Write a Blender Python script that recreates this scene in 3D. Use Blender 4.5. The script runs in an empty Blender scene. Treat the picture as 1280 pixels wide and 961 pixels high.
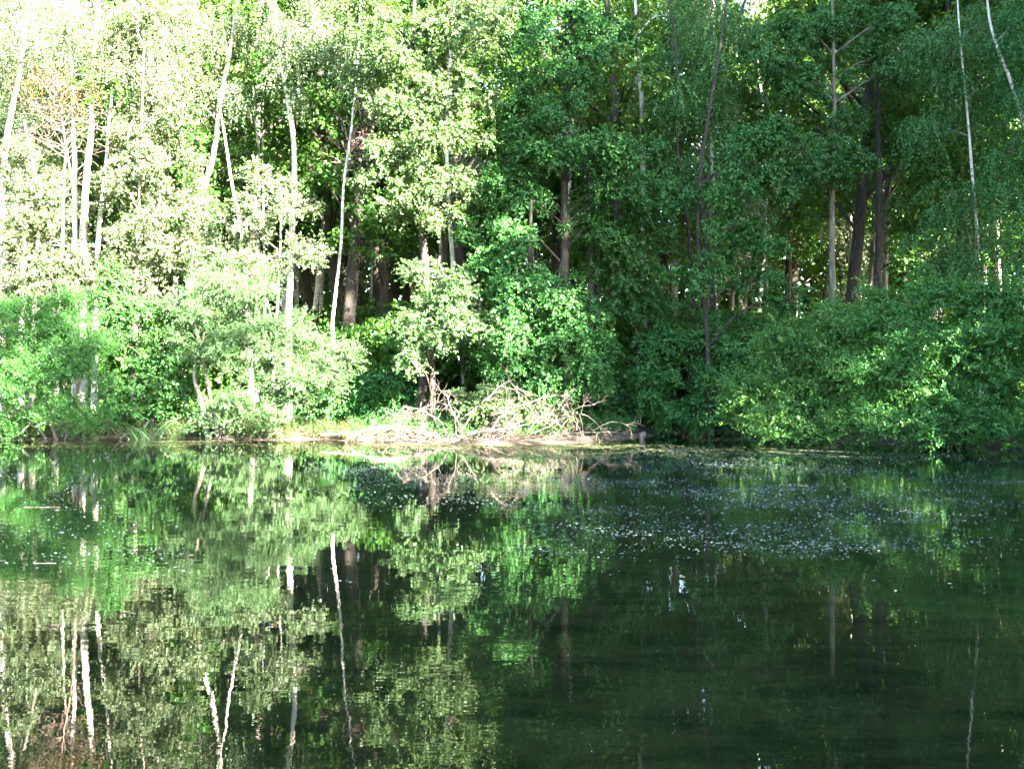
import bpy, math
import numpy as np

# ------------------------------------------------------------------ basics
F, H, HOR = 1300.0, 1.7, 480.5          # focal length in px of a 1280 wide frame, eye height, horizon
SC = bpy.context.scene
COL = SC.collection
R = np.random.default_rng(11)
UP = np.array([0, 0, 1.0])

def P(px, py, D):
    return np.array([(px - 640) / F * D, D, H - (py - HOR) / F * D])

def nrm(v):
    return v / np.maximum(np.linalg.norm(v, axis=-1, keepdims=True), 1e-9)

# ------------------------------------------------------------------ materials
def new_mat(name):
    m = bpy.data.materials.new(name); m.use_nodes = True
    nt = m.node_tree; nt.nodes.clear()
    out = nt.nodes.new('ShaderNodeOutputMaterial')
    return m, nt, out

def N(nt, typ, **kw):
    n = nt.nodes.new(typ)
    for k, v in kw.items():
        if k.startswith('_'):
            n.inputs[k[1:].replace('_', ' ')].default_value = v
        else:
            setattr(n, k, v)
    return n

def ramp(nt, stops, interp='LINEAR'):
    r = nt.nodes.new('ShaderNodeValToRGB'); r.color_ramp.interpolation = interp
    els = r.color_ramp.elements
    while len(els) < len(stops): els.new(0.5)
    for e, (p, c) in zip(els, stops):
        e.position = p; e.color = (*c, 1)
    return r

def leaf_mat(name, cols, trans=0.38, gloss=0.05, rough=0.38):
    """cols: ramp over the per-leaf random value; the leaf lets some light through"""
    m, nt, out = new_mat(name); L = nt.links
    at = N(nt, 'ShaderNodeAttribute', attribute_name='v')
    n = len(cols)
    rp = ramp(nt, [(i / (n - 1) if n > 1 else 0, c) for i, c in enumerate(cols)])
    L.new(at.outputs['Fac'], rp.inputs[0])
    oi = N(nt, 'ShaderNodeObjectInfo')
    hs = N(nt, 'ShaderNodeHueSaturation')
    mr = N(nt, 'ShaderNodeMapRange', _To_Min=0.49, _To_Max=0.513)
    L.new(oi.outputs['Random'], mr.inputs['Value']); L.new(mr.outputs[0], hs.inputs['Hue'])
    L.new(rp.outputs[0], hs.inputs['Color'])
    df = N(nt, 'ShaderNodeBsdfDiffuse'); L.new(hs.outputs[0], df.inputs['Color'])
    tr = N(nt, 'ShaderNodeBsdfTranslucent')
    tc = N(nt, 'ShaderNodeMix', data_type='RGBA', blend_type='MULTIPLY'); tc.inputs['Factor'].default_value = 1
    tc.inputs[7].default_value = (1.55, 1.25, 0.55, 1)
    L.new(hs.outputs[0], tc.inputs[6]); L.new(tc.outputs[2], tr.inputs['Color'])
    mx = N(nt, 'ShaderNodeMixShader', _Fac=trans)
    L.new(df.outputs[0], mx.inputs[1]); L.new(tr.outputs[0], mx.inputs[2])
    gl = N(nt, 'ShaderNodeBsdfGlossy', _Roughness=rough); gl.inputs['Color'].default_value = (1, 1, 1, 1)
    m2 = N(nt, 'ShaderNodeMixShader', _Fac=gloss)
    L.new(mx.outputs[0], m2.inputs[1]); L.new(gl.outputs[0], m2.inputs[2])
    L.new(m2.outputs[0], out.inputs[0])
    return m

def bark_mat(name, stops, scale, stretch=(1, 1, 0.25), bump=0.5, rough=0.85, bands=None):
    m, nt, out = new_mat(name); L = nt.links
    tc = N(nt, 'ShaderNodeTexCoord'); mp = N(nt, 'ShaderNodeMapping'); mp.inputs['Scale'].default_value = stretch
    L.new(tc.outputs['Object'], mp.inputs[0])
    nz = N(nt, 'ShaderNodeTexNoise', _Scale=scale, _Detail=6.0, _Roughness=0.65)
    L.new(mp.outputs[0], nz.inputs['Vector'])
    rp = ramp(nt, stops); L.new(nz.outputs[0], rp.inputs[0])
    col = rp.outputs[0]
    if bands:                                       # birch: dark lenticels and scars lying across the stem
        mp2 = N(nt, 'ShaderNodeMapping'); mp2.inputs['Scale'].default_value = (3.2, 3.2, 13)
        L.new(tc.outputs['Object'], mp2.inputs[0])
        n2 = N(nt, 'ShaderNodeTexNoise', _Scale=1.0, _Detail=5.0, _Roughness=0.6); L.new(mp2.outputs[0], n2.inputs['Vector'])
        r2 = ramp(nt, [(0.0, (0, 0, 0)), (0.60, (0, 0, 0)), (0.64, (1, 1, 1))]); L.new(n2.outputs[0], r2.inputs[0])
        mx = N(nt, 'ShaderNodeMix', data_type='RGBA'); L.new(r2.outputs[0], mx.inputs[0])
        L.new(col, mx.inputs[6]); mx.inputs[7].default_value = (*bands, 1); col = mx.outputs[2]
    bs = N(nt, 'ShaderNodeBsdfPrincipled', _Roughness=rough); L.new(col, bs.inputs['Base Color'])
    if 'Specular IOR Level' in bs.inputs: bs.inputs['Specular IOR Level'].default_value = 0.25
    bp = N(nt, 'ShaderNodeBump', _Strength=bump, _Distance=0.03)
    L.new(nz.outputs[0], bp.inputs['Height']); L.new(bp.outputs[0], bs.inputs['Normal'])
    L.new(bs.outputs[0], out.inputs[0])
    return m

M = {}
M['alder_leaf'] = leaf_mat('alder_leaf', [(.024, .095, .022), (.034, .12, .027), (.046, .145, .031), (.075, .17, .035)], .24, .022, .45)
M['oak_leaf'] = leaf_mat('oak_leaf', [(.030, .10, .015), (.044, .125, .018), (.062, .15, .022), (.10, .17, .026)], .42, .022, .45)
M['birch_leaf'] = leaf_mat('birch_leaf', [(.070, .125, .052), (.095, .155, .07), (.125, .18, .09), (.19, .205, .11)], .42, .03, .5)
M['sunlit_alder_leaf'] = leaf_mat('sunlit_alder_leaf', [(.050, .11, .034), (.066, .135, .042), (.088, .16, .052), (.13, .18, .06)], .36, .03, .5)  # alder leaf lightened for the sunlit crowns: sun brightness put into the colour
M['willow_leaf'] = leaf_mat('willow_leaf', [(.038, .09, .025), (.055, .12, .034), (.075, .145, .045), (.10, .16, .055)], .30, .035, .5)
M['shrub_leaf'] = leaf_mat('shrub_leaf', [(.026, .12, .028), (.040, .155, .034), (.065, .19, .038), (.13, .24, .045)], .40, .022, .45)
M['autumn_leaf'] = leaf_mat('autumn_leaf', [(.09, .11, .04), (.16, .12, .04), (.19, .10, .035), (.10, .12, .04)], .45, .04)
M['herb_leaf'] = leaf_mat('herb_leaf', [(.03, .075, .015), (.05, .10, .02), (.09, .08, .03), (.13, .06, .035)], .4, .02)
M['reed_leaf'] = leaf_mat('reed_leaf', [(.035, .11, .02), (.06, .15, .03), (.10, .17, .05)], .3, .08)
M['pale_grass'] = leaf_mat('pale_grass', [(.06, .09, .03), (.09, .10, .045), (.13, .12, .065)], .3, .04)
M['birch_bark'] = bark_mat('birch_bark', [(.28, (.24, .21, .18)), (.5, (.55, .51, .46)), (.7, (.70, .66, .61))], 3.0, bands=(.045, .04, .035), bump=.2)
M['grey_bark'] = bark_mat('grey_bark', [(.3, (.07, .06, .048)), (.55, (.19, .17, .14)), (.72, (.30, .27, .23))], 9, bump=.8)
M['pale_bark'] = bark_mat('pale_bark', [(.3, (.16, .15, .13)), (.55, (.34, .32, .29)), (.72, (.48, .46, .42))], 7, bump=.6)
M['dark_bark'] = bark_mat('dark_bark', [(.3, (.018, .015, .012)), (.55, (.045, .037, .030)), (.72, (.09, .075, .06))], 9, bump=.9)
M['dead_wood'] = bark_mat('dead_wood', [(.25, (.05, .038, .032)), (.5, (.13, .105, .09)), (.72, (.25, .215, .19))], 12, bump=.5)
M['dark_dead_wood'] = bark_mat('dark_dead_wood', [(.25, (.03, .022, .018)), (.5, (.08, .06, .05)), (.75, (.16, .13, .11))], 12, bump=.5)
M['wet_wood'] = bark_mat('wet_wood', [(.3, (.22, .13, .05)), (.7, (.45, .28, .10))], 6, bump=.3)
M['pink_twig'] = bark_mat('pink_twig', [(.3, (.16, .10, .085)), (.7, (.30, .20, .17))], 8, bump=.1)

def ground_mat():
    m, nt, out = new_mat('forest_floor'); L = nt.links
    tc = N(nt, 'ShaderNodeTexCoord')
    n1 = N(nt, 'ShaderNodeTexNoise', _Scale=.55, _Detail=8.0, _Roughness=.6); L.new(tc.outputs['Object'], n1.inputs['Vector'])
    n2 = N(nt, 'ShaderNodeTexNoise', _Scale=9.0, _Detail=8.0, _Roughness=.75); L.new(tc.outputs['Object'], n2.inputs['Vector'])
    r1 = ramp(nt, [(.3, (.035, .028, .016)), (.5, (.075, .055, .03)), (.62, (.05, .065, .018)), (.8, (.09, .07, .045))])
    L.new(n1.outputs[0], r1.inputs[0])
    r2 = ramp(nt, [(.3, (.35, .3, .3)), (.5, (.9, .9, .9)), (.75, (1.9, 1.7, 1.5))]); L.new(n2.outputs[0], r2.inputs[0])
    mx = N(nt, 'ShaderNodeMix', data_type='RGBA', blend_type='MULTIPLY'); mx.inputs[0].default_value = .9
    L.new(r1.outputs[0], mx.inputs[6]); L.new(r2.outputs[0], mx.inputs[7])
    # bare silty strip at the waterline, by height
    sp = N(nt, 'ShaderNodeSeparateXYZ'); L.new(tc.outputs['Object'], sp.inputs[0])
    ad = N(nt, 'ShaderNodeMath', operation='MULTIPLY_ADD'); ad.inputs[1].default_value = .35; L.new(n2.outputs[0], ad.inputs[0]); L.new(sp.outputs['Z'], ad.inputs[2])
    r3 = ramp(nt, [(.0, (0, 0, 0)), (.10, (0, 0, 0)), (.17, (1, 1, 1)), (.28, (1, 1, 1)), (.42, (0, 0, 0))]); L.new(ad.outputs[0], r3.inputs[0])
    silt = ramp(nt, [(.3, (.035, .024, .017)), (.7, (.15, .11, .08))]); L.new(n2.outputs[0], silt.inputs[0])
    xr = N(nt, 'ShaderNodeMapRange'); xr.inputs['From Min'].default_value = 3.6; xr.inputs['From Max'].default_value = 5.5
    xr.inputs['To Min'].default_value = 1; xr.inputs['To Max'].default_value = .05; L.new(sp.outputs['X'], xr.inputs['Value'])
    mk = N(nt, 'ShaderNodeMath', operation='MULTIPLY'); L.new(r3.outputs[0], mk.inputs[0]); L.new(xr.outputs[0], mk.inputs[1])
    m2 = N(nt, 'ShaderNodeMix', data_type='RGBA'); L.new(mk.outputs[0], m2.inputs[0]); L.new(mx.outputs[2], m2.inputs[6]); L.new(silt.outputs[0], m2.inputs[7])
    # under water: mud with weed
    lt = N(nt, 'ShaderNodeMath', operation='LESS_THAN'); lt.inputs[1].default_value = -.03; L.new(sp.outputs['Z'], lt.inputs[0])
    n4 = N(nt, 'ShaderNodeTexNoise', _Scale=1.3, _Detail=9.0, _Roughness=.7); 
    mp = N(nt, 'ShaderNodeMapping'); mp.inputs['Scale'].default_value = (.6, 1.5, 1); L.new(tc.outputs['Object'], mp.inputs[0]); L.new(mp.outputs[0], n4.inputs['Vector'])
    mud = ramp(nt, [(.32, (.05, .06, .02)), (.45, (.13, .13, .05)), (.56, (.26, .20, .09)), (.68, (.12, .18, .05))]); L.new(n4.outputs[0], mud.inputs[0])
    m3 = N(nt, 'ShaderNodeMix', data_type='RGBA'); L.new(lt.outputs[0], m3.inputs[0]); L.new(m2.outputs[2], m3.inputs[6]); L.new(mud.outputs[0], m3.inputs[7])
    bs = N(nt, 'ShaderNodeBsdfPrincipled', _Roughness=.9); L.new(m3.outputs[2], bs.inputs['Base Color'])
    bp = N(nt, 'ShaderNodeBump', _Strength=.8, _Distance=.06); L.new(n2.outputs[0], bp.inputs['Height']); L.new(bp.outputs[0], bs.inputs['Normal'])
    L.new(bs.outputs[0], out.inputs[0])
    return m
M['ground'] = ground_mat()

def water_mat():
    m, nt, out = new_mat('pond_water'); L = nt.links
    tc = N(nt, 'ShaderNodeTexCoord')
    mp = N(nt, 'ShaderNodeMapping'); mp.inputs['Scale'].default_value = (.9, 1.6, 1); L.new(tc.outputs['Object'], mp.inputs[0])
    n1 = N(nt, 'ShaderNodeTexNoise', _Scale=2.2, _Detail=3.0, _Roughness=.5); L.new(mp.outputs[0], n1.inputs['Vector'])
    n2 = N(nt, 'ShaderNodeTexNoise', _Scale=.28, _Detail=3.0, _Roughness=.5); L.new(tc.outputs['Object'], n2.inputs['Vector'])
    r = ramp(nt, [(.42, (.25, .25, .25)), (.62, (1, 1, 1))]); L.new(n2.outputs[0], r.inputs[0])
    mu = N(nt, 'ShaderNodeMath', operation='MULTIPLY'); L.new(n1.outputs[0], mu.inputs[0]); L.new(r.outputs[0], mu.inputs[1])
    m5 = N(nt, 'ShaderNodeMapping'); m5.inputs['Scale'].default_value = (.16, .55, 1); L.new(tc.outputs['Object'], m5.inputs[0])
    n5 = N(nt, 'ShaderNodeTexNoise', _Scale=1.0, _Detail=6.0, _Roughness=.7); L.new(m5.outputs[0], n5.inputs['Vector'])
    sx = N(nt, 'ShaderNodeSeparateXYZ'); L.new(tc.outputs['Object'], sx.inputs[0])
    ry = ramp(nt, [(.26, (0, 0, 0)), (.36, (.85, .85, .85)), (.5, (1, 1, 1)), (.66, (.85, .85, .85)), (.76, (.1, .1, .1))])
    dy = N(nt, 'ShaderNodeMath', operation='DIVIDE'); dy.inputs[1].default_value = 34; L.new(sx.outputs['Y'], dy.inputs[0]); L.new(dy.outputs[0], ry.inputs[0])
    rx = N(nt, 'ShaderNodeMapRange'); rx.inputs['From Min'].default_value = -5; rx.inputs['From Max'].default_value = 2; rx.inputs['To Min'].default_value = .62; L.new(sx.outputs['X'], rx.inputs['Value'])
    m6 = N(nt, 'ShaderNodeMath', operation='MULTIPLY'); L.new(ry.outputs[0], m6.inputs[0]); L.new(rx.outputs[0], m6.inputs[1])
    m7 = N(nt, 'ShaderNodeMath', operation='MULTIPLY'); L.new(m6.outputs[0], m7.inputs[0]); L.new(n5.outputs[0], m7.inputs[1])
    r5 = ramp(nt, [(.43, (0, 0, 0)), (.56, (1, 1, 1))]); L.new(m7.outputs[0], r5.inputs[0])
    n6 = N(nt, 'ShaderNodeTexNoise', _Scale=9.0, _Detail=3.0, _Roughness=.6); L.new(tc.outputs['Object'], n6.inputs['Vector'])
    m8 = N(nt, 'ShaderNodeMath', operation='MULTIPLY'); L.new(r5.outputs[0], m8.inputs[0]); L.new(n6.outputs[0], m8.inputs[1])
    m9 = N(nt, 'ShaderNodeMath', operation='MULTIPLY_ADD'); m9.inputs[1].default_value = .6; L.new(m8.outputs[0], m9.inputs[0]); L.new(mu.outputs[0], m9.inputs[2]); mu = m9
    bp = N(nt, 'ShaderNodeBump', _Strength=1.0, _Distance=.0022); L.new(mu.outputs[0], bp.inputs['Height'])
    fr = N(nt, 'ShaderNodeFresnel', _IOR=1.33); L.new(bp.outputs[0], fr.inputs['Normal'])
    gl = N(nt, 'ShaderNodeBsdfGlossy', _Roughness=.002); L.new(bp.outputs[0], gl.inputs['Normal'])
    gl.inputs['Color'].default_value = (1, 1, 1, 1)
    tr = N(nt, 'ShaderNodeBsdfTransparent'); tr.inputs['Color'].default_value = (.34, .41, .33, 1)
    mx = N(nt, 'ShaderNodeMixShader'); L.new(fr.outputs[0], mx.inputs[0]); L.new(tr.outputs[0], mx.inputs[1]); L.new(gl.outputs[0], mx.inputs[2])
    L.new(mx.outputs[0], out.inputs[0])
    return m
M['water'] = water_mat()

def flat_mat(name, cols, rough, spec=.5):
    m, nt, out = new_mat(name); L = nt.links
    at = N(nt, 'ShaderNodeAttribute', attribute_name='v')
    rp = ramp(nt, [(i / (len(cols) - 1), c) for i, c in enumerate(cols)]); L.new(at.outputs['Fac'], rp.inputs[0])
    bs = N(nt, 'ShaderNodeBsdfPrincipled', _Roughness=rough); L.new(rp.outputs[0], bs.inputs['Base Color'])
    bs.inputs['Specular IOR Level'].default_value = spec
    L.new(bs.outputs[0], out.inputs[0]); return m
M['flake'] = flat_mat('floating_flake', [(.035, .055, .055), (.07, .10, .10), (.17, .21, .22)], .2, 1.0)
M['algae'] = flat_mat('algae', [(.05, .08, .02), (.10, .12, .035), (.20, .18, .08)], .6, .3)

# ------------------------------------------------------------------ mesh helpers
def mesh_from(name, V, Q, mat, v=None, smooth=False, tri=False):
    k = 3 if tri else 4
    V = np.asarray(V, np.float32); Q = np.asarray(Q, np.int32)
    me = bpy.data.meshes.new(name)
    me.vertices.add(len(V)); me.vertices.foreach_set('co', V.ravel())
    me.loops.add(len(Q) * k); me.loops.foreach_set('vertex_index', Q.ravel())
    me.polygons.add(len(Q)); me.polygons.foreach_set('loop_start', np.arange(0, len(Q) * k, k, dtype=np.int32))
    me.polygons.foreach_set('use_smooth', np.full(len(Q), smooth, dtype=bool))
    me.materials.append(mat)
    me.update(calc_edges=True)
    if v is not None:
        a = me.attributes.new('v', 'FLOAT', 'FACE'); a.data.foreach_set('value', np.asarray(v, np.float32))
    return me

def link(name, me, parent=None, loc=(0, 0, 0)):
    o = bpy.data.objects.new(name, me); COL.objects.link(o)
    o.location = loc
    if parent is not None: o.parent = parent
    return o

def tag(o, label=None, cat=None, group=None, kind=None):
    for k, val in (('label', label), ('category', cat), ('group', group), ('kind', kind)):
        if val: o[k] = val
    return o

def thing(name, loc, label, cat, group=None):
    return tag(link(name, None, None, tuple(float(c) for c in loc)), label, cat, group)

class Tubes:
    def __init__(s): s.V = []; s.Q = []; s.n = 0
    def add(s, pts, rad, sides=6):
        pts = np.asarray(pts, float); rad = np.asarray(rad, float) * np.ones(len(pts))
        t = nrm(np.gradient(pts, axis=0))
        ref = np.array([1.0, .13, .07]) if abs(t[0][0]) < .8 else np.array([0, 1.0, .1])
        u = nrm(np.cross(t, ref)); w = np.cross(t, u)
        a = np.arange(sides) * 2 * math.pi / sides
        ring = pts[:, None] + rad[:, None, None] * (np.cos(a)[None, :, None] * u[:, None] + np.sin(a)[None, :, None] * w[:, None])
        n = len(pts); idx = np.arange(n * sides).reshape(n, sides) + s.n
        q = np.stack([idx[:-1], np.roll(idx[:-1], -1, 1), np.roll(idx[1:], -1, 1), idx[1:]], -1).reshape(-1, 4)
        s.V.append(ring.reshape(-1, 3)); s.Q.append(q); s.n += n * sides
        # end cap as a centre point fan of thin quads
        c = np.array([pts[-1] + t[-1] * rad[-1] * .3]); s.V.append(c); ci = s.n; s.n += 1
        last = idx[-1]
        s.Q.append(np.array([[last[i], last[(i + 1) % sides], last[(i + 2) % sides], ci] for i in range(0, sides - 1, 2)]))
    def mesh(s, name, mat, origin=(0, 0, 0)):
        return mesh_from(name, np.concatenate(s.V) - np.asarray(origin), np.concatenate(s.Q), mat, smooth=True)

def spline(pts, n):
    """Catmull-Rom through the points"""
    p = np.asarray(pts, float)
    if len(p) == 2:
        return p[0] + (p[1] - p[0]) * np.linspace(0, 1, n)[:, None]
    q = np.vstack([2 * p[0] - p[1], p, 2 * p[-1] - p[-2]])
    out = []
    for t in np.linspace(0, len(p) - 1 - 1e-6, n):
        i = int(t); f = t - i; a, b, c, d = q[i:i + 4]
        out.append(.5 * (2 * b + (c - a) * f + (2 * a - 5 * b + 4 * c - d) * f * f + (3 * b - a - 3 * c + d) * f ** 3))
    return np.array(out)

KINDS = {   # leaf length, leaf width, leaves per sprig, sprig length, droop, sprig direction bias z, spread
    'alder':  dict(ll=.085, lw=.075, m=10, L=.34, droop=.25, zb=.05, mat='alder_leaf', lai=5.2),
    'oak':    dict(ll=.10, lw=.07, m=10, L=.36, droop=.1, zb=.15, mat='oak_leaf', lai=3.2),
    'birch':  dict(ll=.075, lw=.058, m=16, L=.8, droop=.5, zb=-1.3, mat='birch_leaf', lai=2.8),
    'willow': dict(ll=.10, lw=.028, m=16, L=.50, droop=.15, zb=.55, mat='willow_leaf', lai=3.0),
    'shrub':  dict(ll=.085, lw=.055, m=16, L=.62, droop=.15, zb=.55, xb=-.55, mat='shrub_leaf', lai=4.6),
    'far':    dict(ll=.15, lw=.12, m=9, L=.5, droop=.2, zb=.05, mat='oak_leaf', lai=2.6),
    'farbirch': dict(ll=.10, lw=.08, m=14, L=1.0, droop=.5, zb=-1.0, mat='birch_leaf', lai=2.0),
}

def sprig_leaves(rng, O, Dr, k, out=None):
    n, m = len(O), k['m']
    t = (np.linspace(.08, 1, m)[None, :, None] + rng.normal(0, .03, (n, m, 1)))
    L = k['L'] * rng.uniform(.55, 1.25, (n, 1, 1))
    p = O[:, None] + Dr[:, None] * L * t - UP * k['droop'] * L * t * t
    s = nrm(np.cross(Dr, rng.normal(size=(n, 3))))[:, None]
    sg = np.where(np.arange(m) % 2, 1., -1.)[None, :, None]
    a = nrm(Dr[:, None] * .55 + s * sg * .75 + rng.normal(0, .35, (n, m, 3)) - UP * k['droop'] * .6)
    nn = rng.normal(0, .45, (n, m, 3)) + UP * .5 + (0 if out is None else out[:, None] * .9)
    w = nrm(np.cross(nn, a)); nn = np.cross(a, w)
    sc = rng.uniform(.55, 1.3, (n, m, 1))
    l, hw = k['ll'] * sc, k['lw'] * sc * .5
    v = np.stack([p, p + a * l * .5 + w * hw + nn * hw * .3, p + a * l - nn * l * .08, p + a * l * .5 - w * hw + nn * hw * .3], 2)
    V = v.reshape(-1, 3); Q = np.arange(len(V)).reshape(-1, 4)
    val = np.clip(np.repeat(rng.uniform(0, 1, (n, 1)), m, 1) * .5 + rng.uniform(0, 1, (n, m)) * .5, 0, 1).ravel()
    return V, Q, val

def clump_sprigs(rng, c, r, k, dens=1.0):
    """sprig origins and directions of one bough: sub-clusters inside an ellipsoid, with gaps between"""
    r = np.asarray(r, float)
    area = math.pi * r[0] * r[2]
    n = max(6, int(area * k['lai'] * dens / (.5 * k['ll'] * k['lw'] * .9) / k['m']))
    ns = max(4, int(4 + area * 2.2))
    d = nrm(rng.normal(size=(ns, 3))); rad = rng.uniform(.5, 1.0, (ns, 1))
    sub = c + d * r * rad
    wgt = rng.uniform(.3, 1.6, ns); wgt /= wgt.sum()
    pick = rng.choice(ns, n, p=wgt)
    sig = .15 * (1 + rng.uniform(-.3, .5, (ns, 1))) * np.clip(r.mean(), .4, 1.6)
    O = sub[pick] + rng.normal(size=(n, 3)) * sig[pick] * np.array([1, 1, .7])
    od = nrm(nrm(O - sub[pick]) * .9 + nrm((O - c) / r) * .6)
    Dr = nrm(od * .9 + rng.normal(0, .5, (n, 3)) + UP * k['zb'] + np.array([k.get('xb', 0), k.get('xb', 0) * .6, 0]))
    return O, Dr, od, sub

# ------------------------------------------------------------------ terrain
def W(px, py):                       # point on the water plane seen at a pixel
    D = F * H / (py - HOR); return [(px - 640) / F * D, D]
shore = [[-60, 24], [-34, 29], [-24, 32], W(0, 549), W(60, 549.5), W(130, 547), W(200, 547.5), W(280, 549), W(340, 550), W(400, 549),
         W(450, 552), W(540, 554.5), W(640, 556), W(730, 553), W(790, 548), W(815, 544), W(860, 541), W(930, 541.5), W(990, 544),
         W(1060, 547), W(1120, 551), W(1200, 557), W(1290, 561), [14.0, 22], [12.6, 18], [11.0, 12], [9, 5], [8, 1.5],
         [0, .9], [-14, 1.0], [-40, 4], [-60, 12]]
SH = np.array(shore, float)

def sdist(X, Y):
    p = np.stack([X, Y], -1).reshape(-1, 2)
    a = SH; b = np.roll(SH, -1, 0)
    best = np.full(len(p), 1e9); ins = np.zeros(len(p), bool)
    for s, e in zip(a, b):
        d = e - s; t = np.clip(((p - s) @ d) / (d @ d), 0, 1)
        best = np.minimum(best, np.linalg.norm(p - (s + t[:, None] * d), axis=1))
        c = ((s[1] > p[:, 1]) != (e[1] > p[:, 1]))
        xs = (e[0] - s[0]) * (p[:, 1] - s[1]) / (e[1] - s[1] + 1e-12) + s[0]
        ins ^= c & (p[:, 0] < xs)
    return np.where(ins, -best, best).reshape(np.shape(X))

def wob(x, y):
    return (np.sin(x * 1.7 + y * .9) + np.sin(x * .8 - y * 2.1 + 1) + np.sin(x * 3.1 + y * 2.3 + 2) * .5) / 2.5

def gz(x, y):
    x = np.asarray(x, float); y = np.asarray(y, float)
    d = sdist(x, y) + wob(x, y) * .12
    land = .02 + .10 * np.clip(d / .8, 0, 1) + .22 * np.clip((d - .8) / 3, 0, 1) + .045 * np.clip(d, 0, 60) + .07 * wob(x * .6, y * .6) * np.clip(d / 2, 0, 1)
    wet = -np.minimum(.95, .30 * -d) + .05 * wob(x, y) * np.clip(-d - .6, 0, 1)
    z = np.where(d > 0, land, wet)
    # low muddy spit under the brush pile: flatter
    spit = np.exp(-((x - (-.5)) / 4.6) ** 4) * np.exp(-((y - 30.4) / 1.4) ** 4)
    return np.where(d > 0, z * (1 - .45 * spit), z)

def gz1(x, y): return float(gz(np.array([x]), np.array([y]))[0])

xs = np.unique(np.concatenate([np.linspace(-700, -60, 14), np.linspace(-60, -22, 39), np.linspace(-22, 20, 169), np.linspace(20, 60, 36), np.linspace(60, 700, 14)]))
ys = np.unique(np.concatenate([np.linspace(-400, -10, 10), np.linspace(-10, 24, 60), np.linspace(24, 42, 91), np.linspace(42, 95, 40), np.linspace(95, 900, 16)]))
X, Y = np.meshgrid(xs, ys); Z = gz(X, Y)
nx, ny = len(xs), len(ys)
V = np.stack([X, Y, Z], -1).reshape(-1, 3)
i = (np.arange(ny - 1)[:, None] * nx + np.arange(nx - 1)[None]).reshape(-1)
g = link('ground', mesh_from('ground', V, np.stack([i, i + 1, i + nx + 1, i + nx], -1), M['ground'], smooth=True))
tag(g, kind='structure', label='brown muddy bank and forest floor round the pond')
wt = link('water', mesh_from('water', [(-75, -2, 0), (40, -2, 0), (40, 60, 0), (-75, 60, 0)], [[0, 1, 2, 3]], M['water']))
tag(wt, kind='structure', label='dark still pond mirroring the wood')

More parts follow.
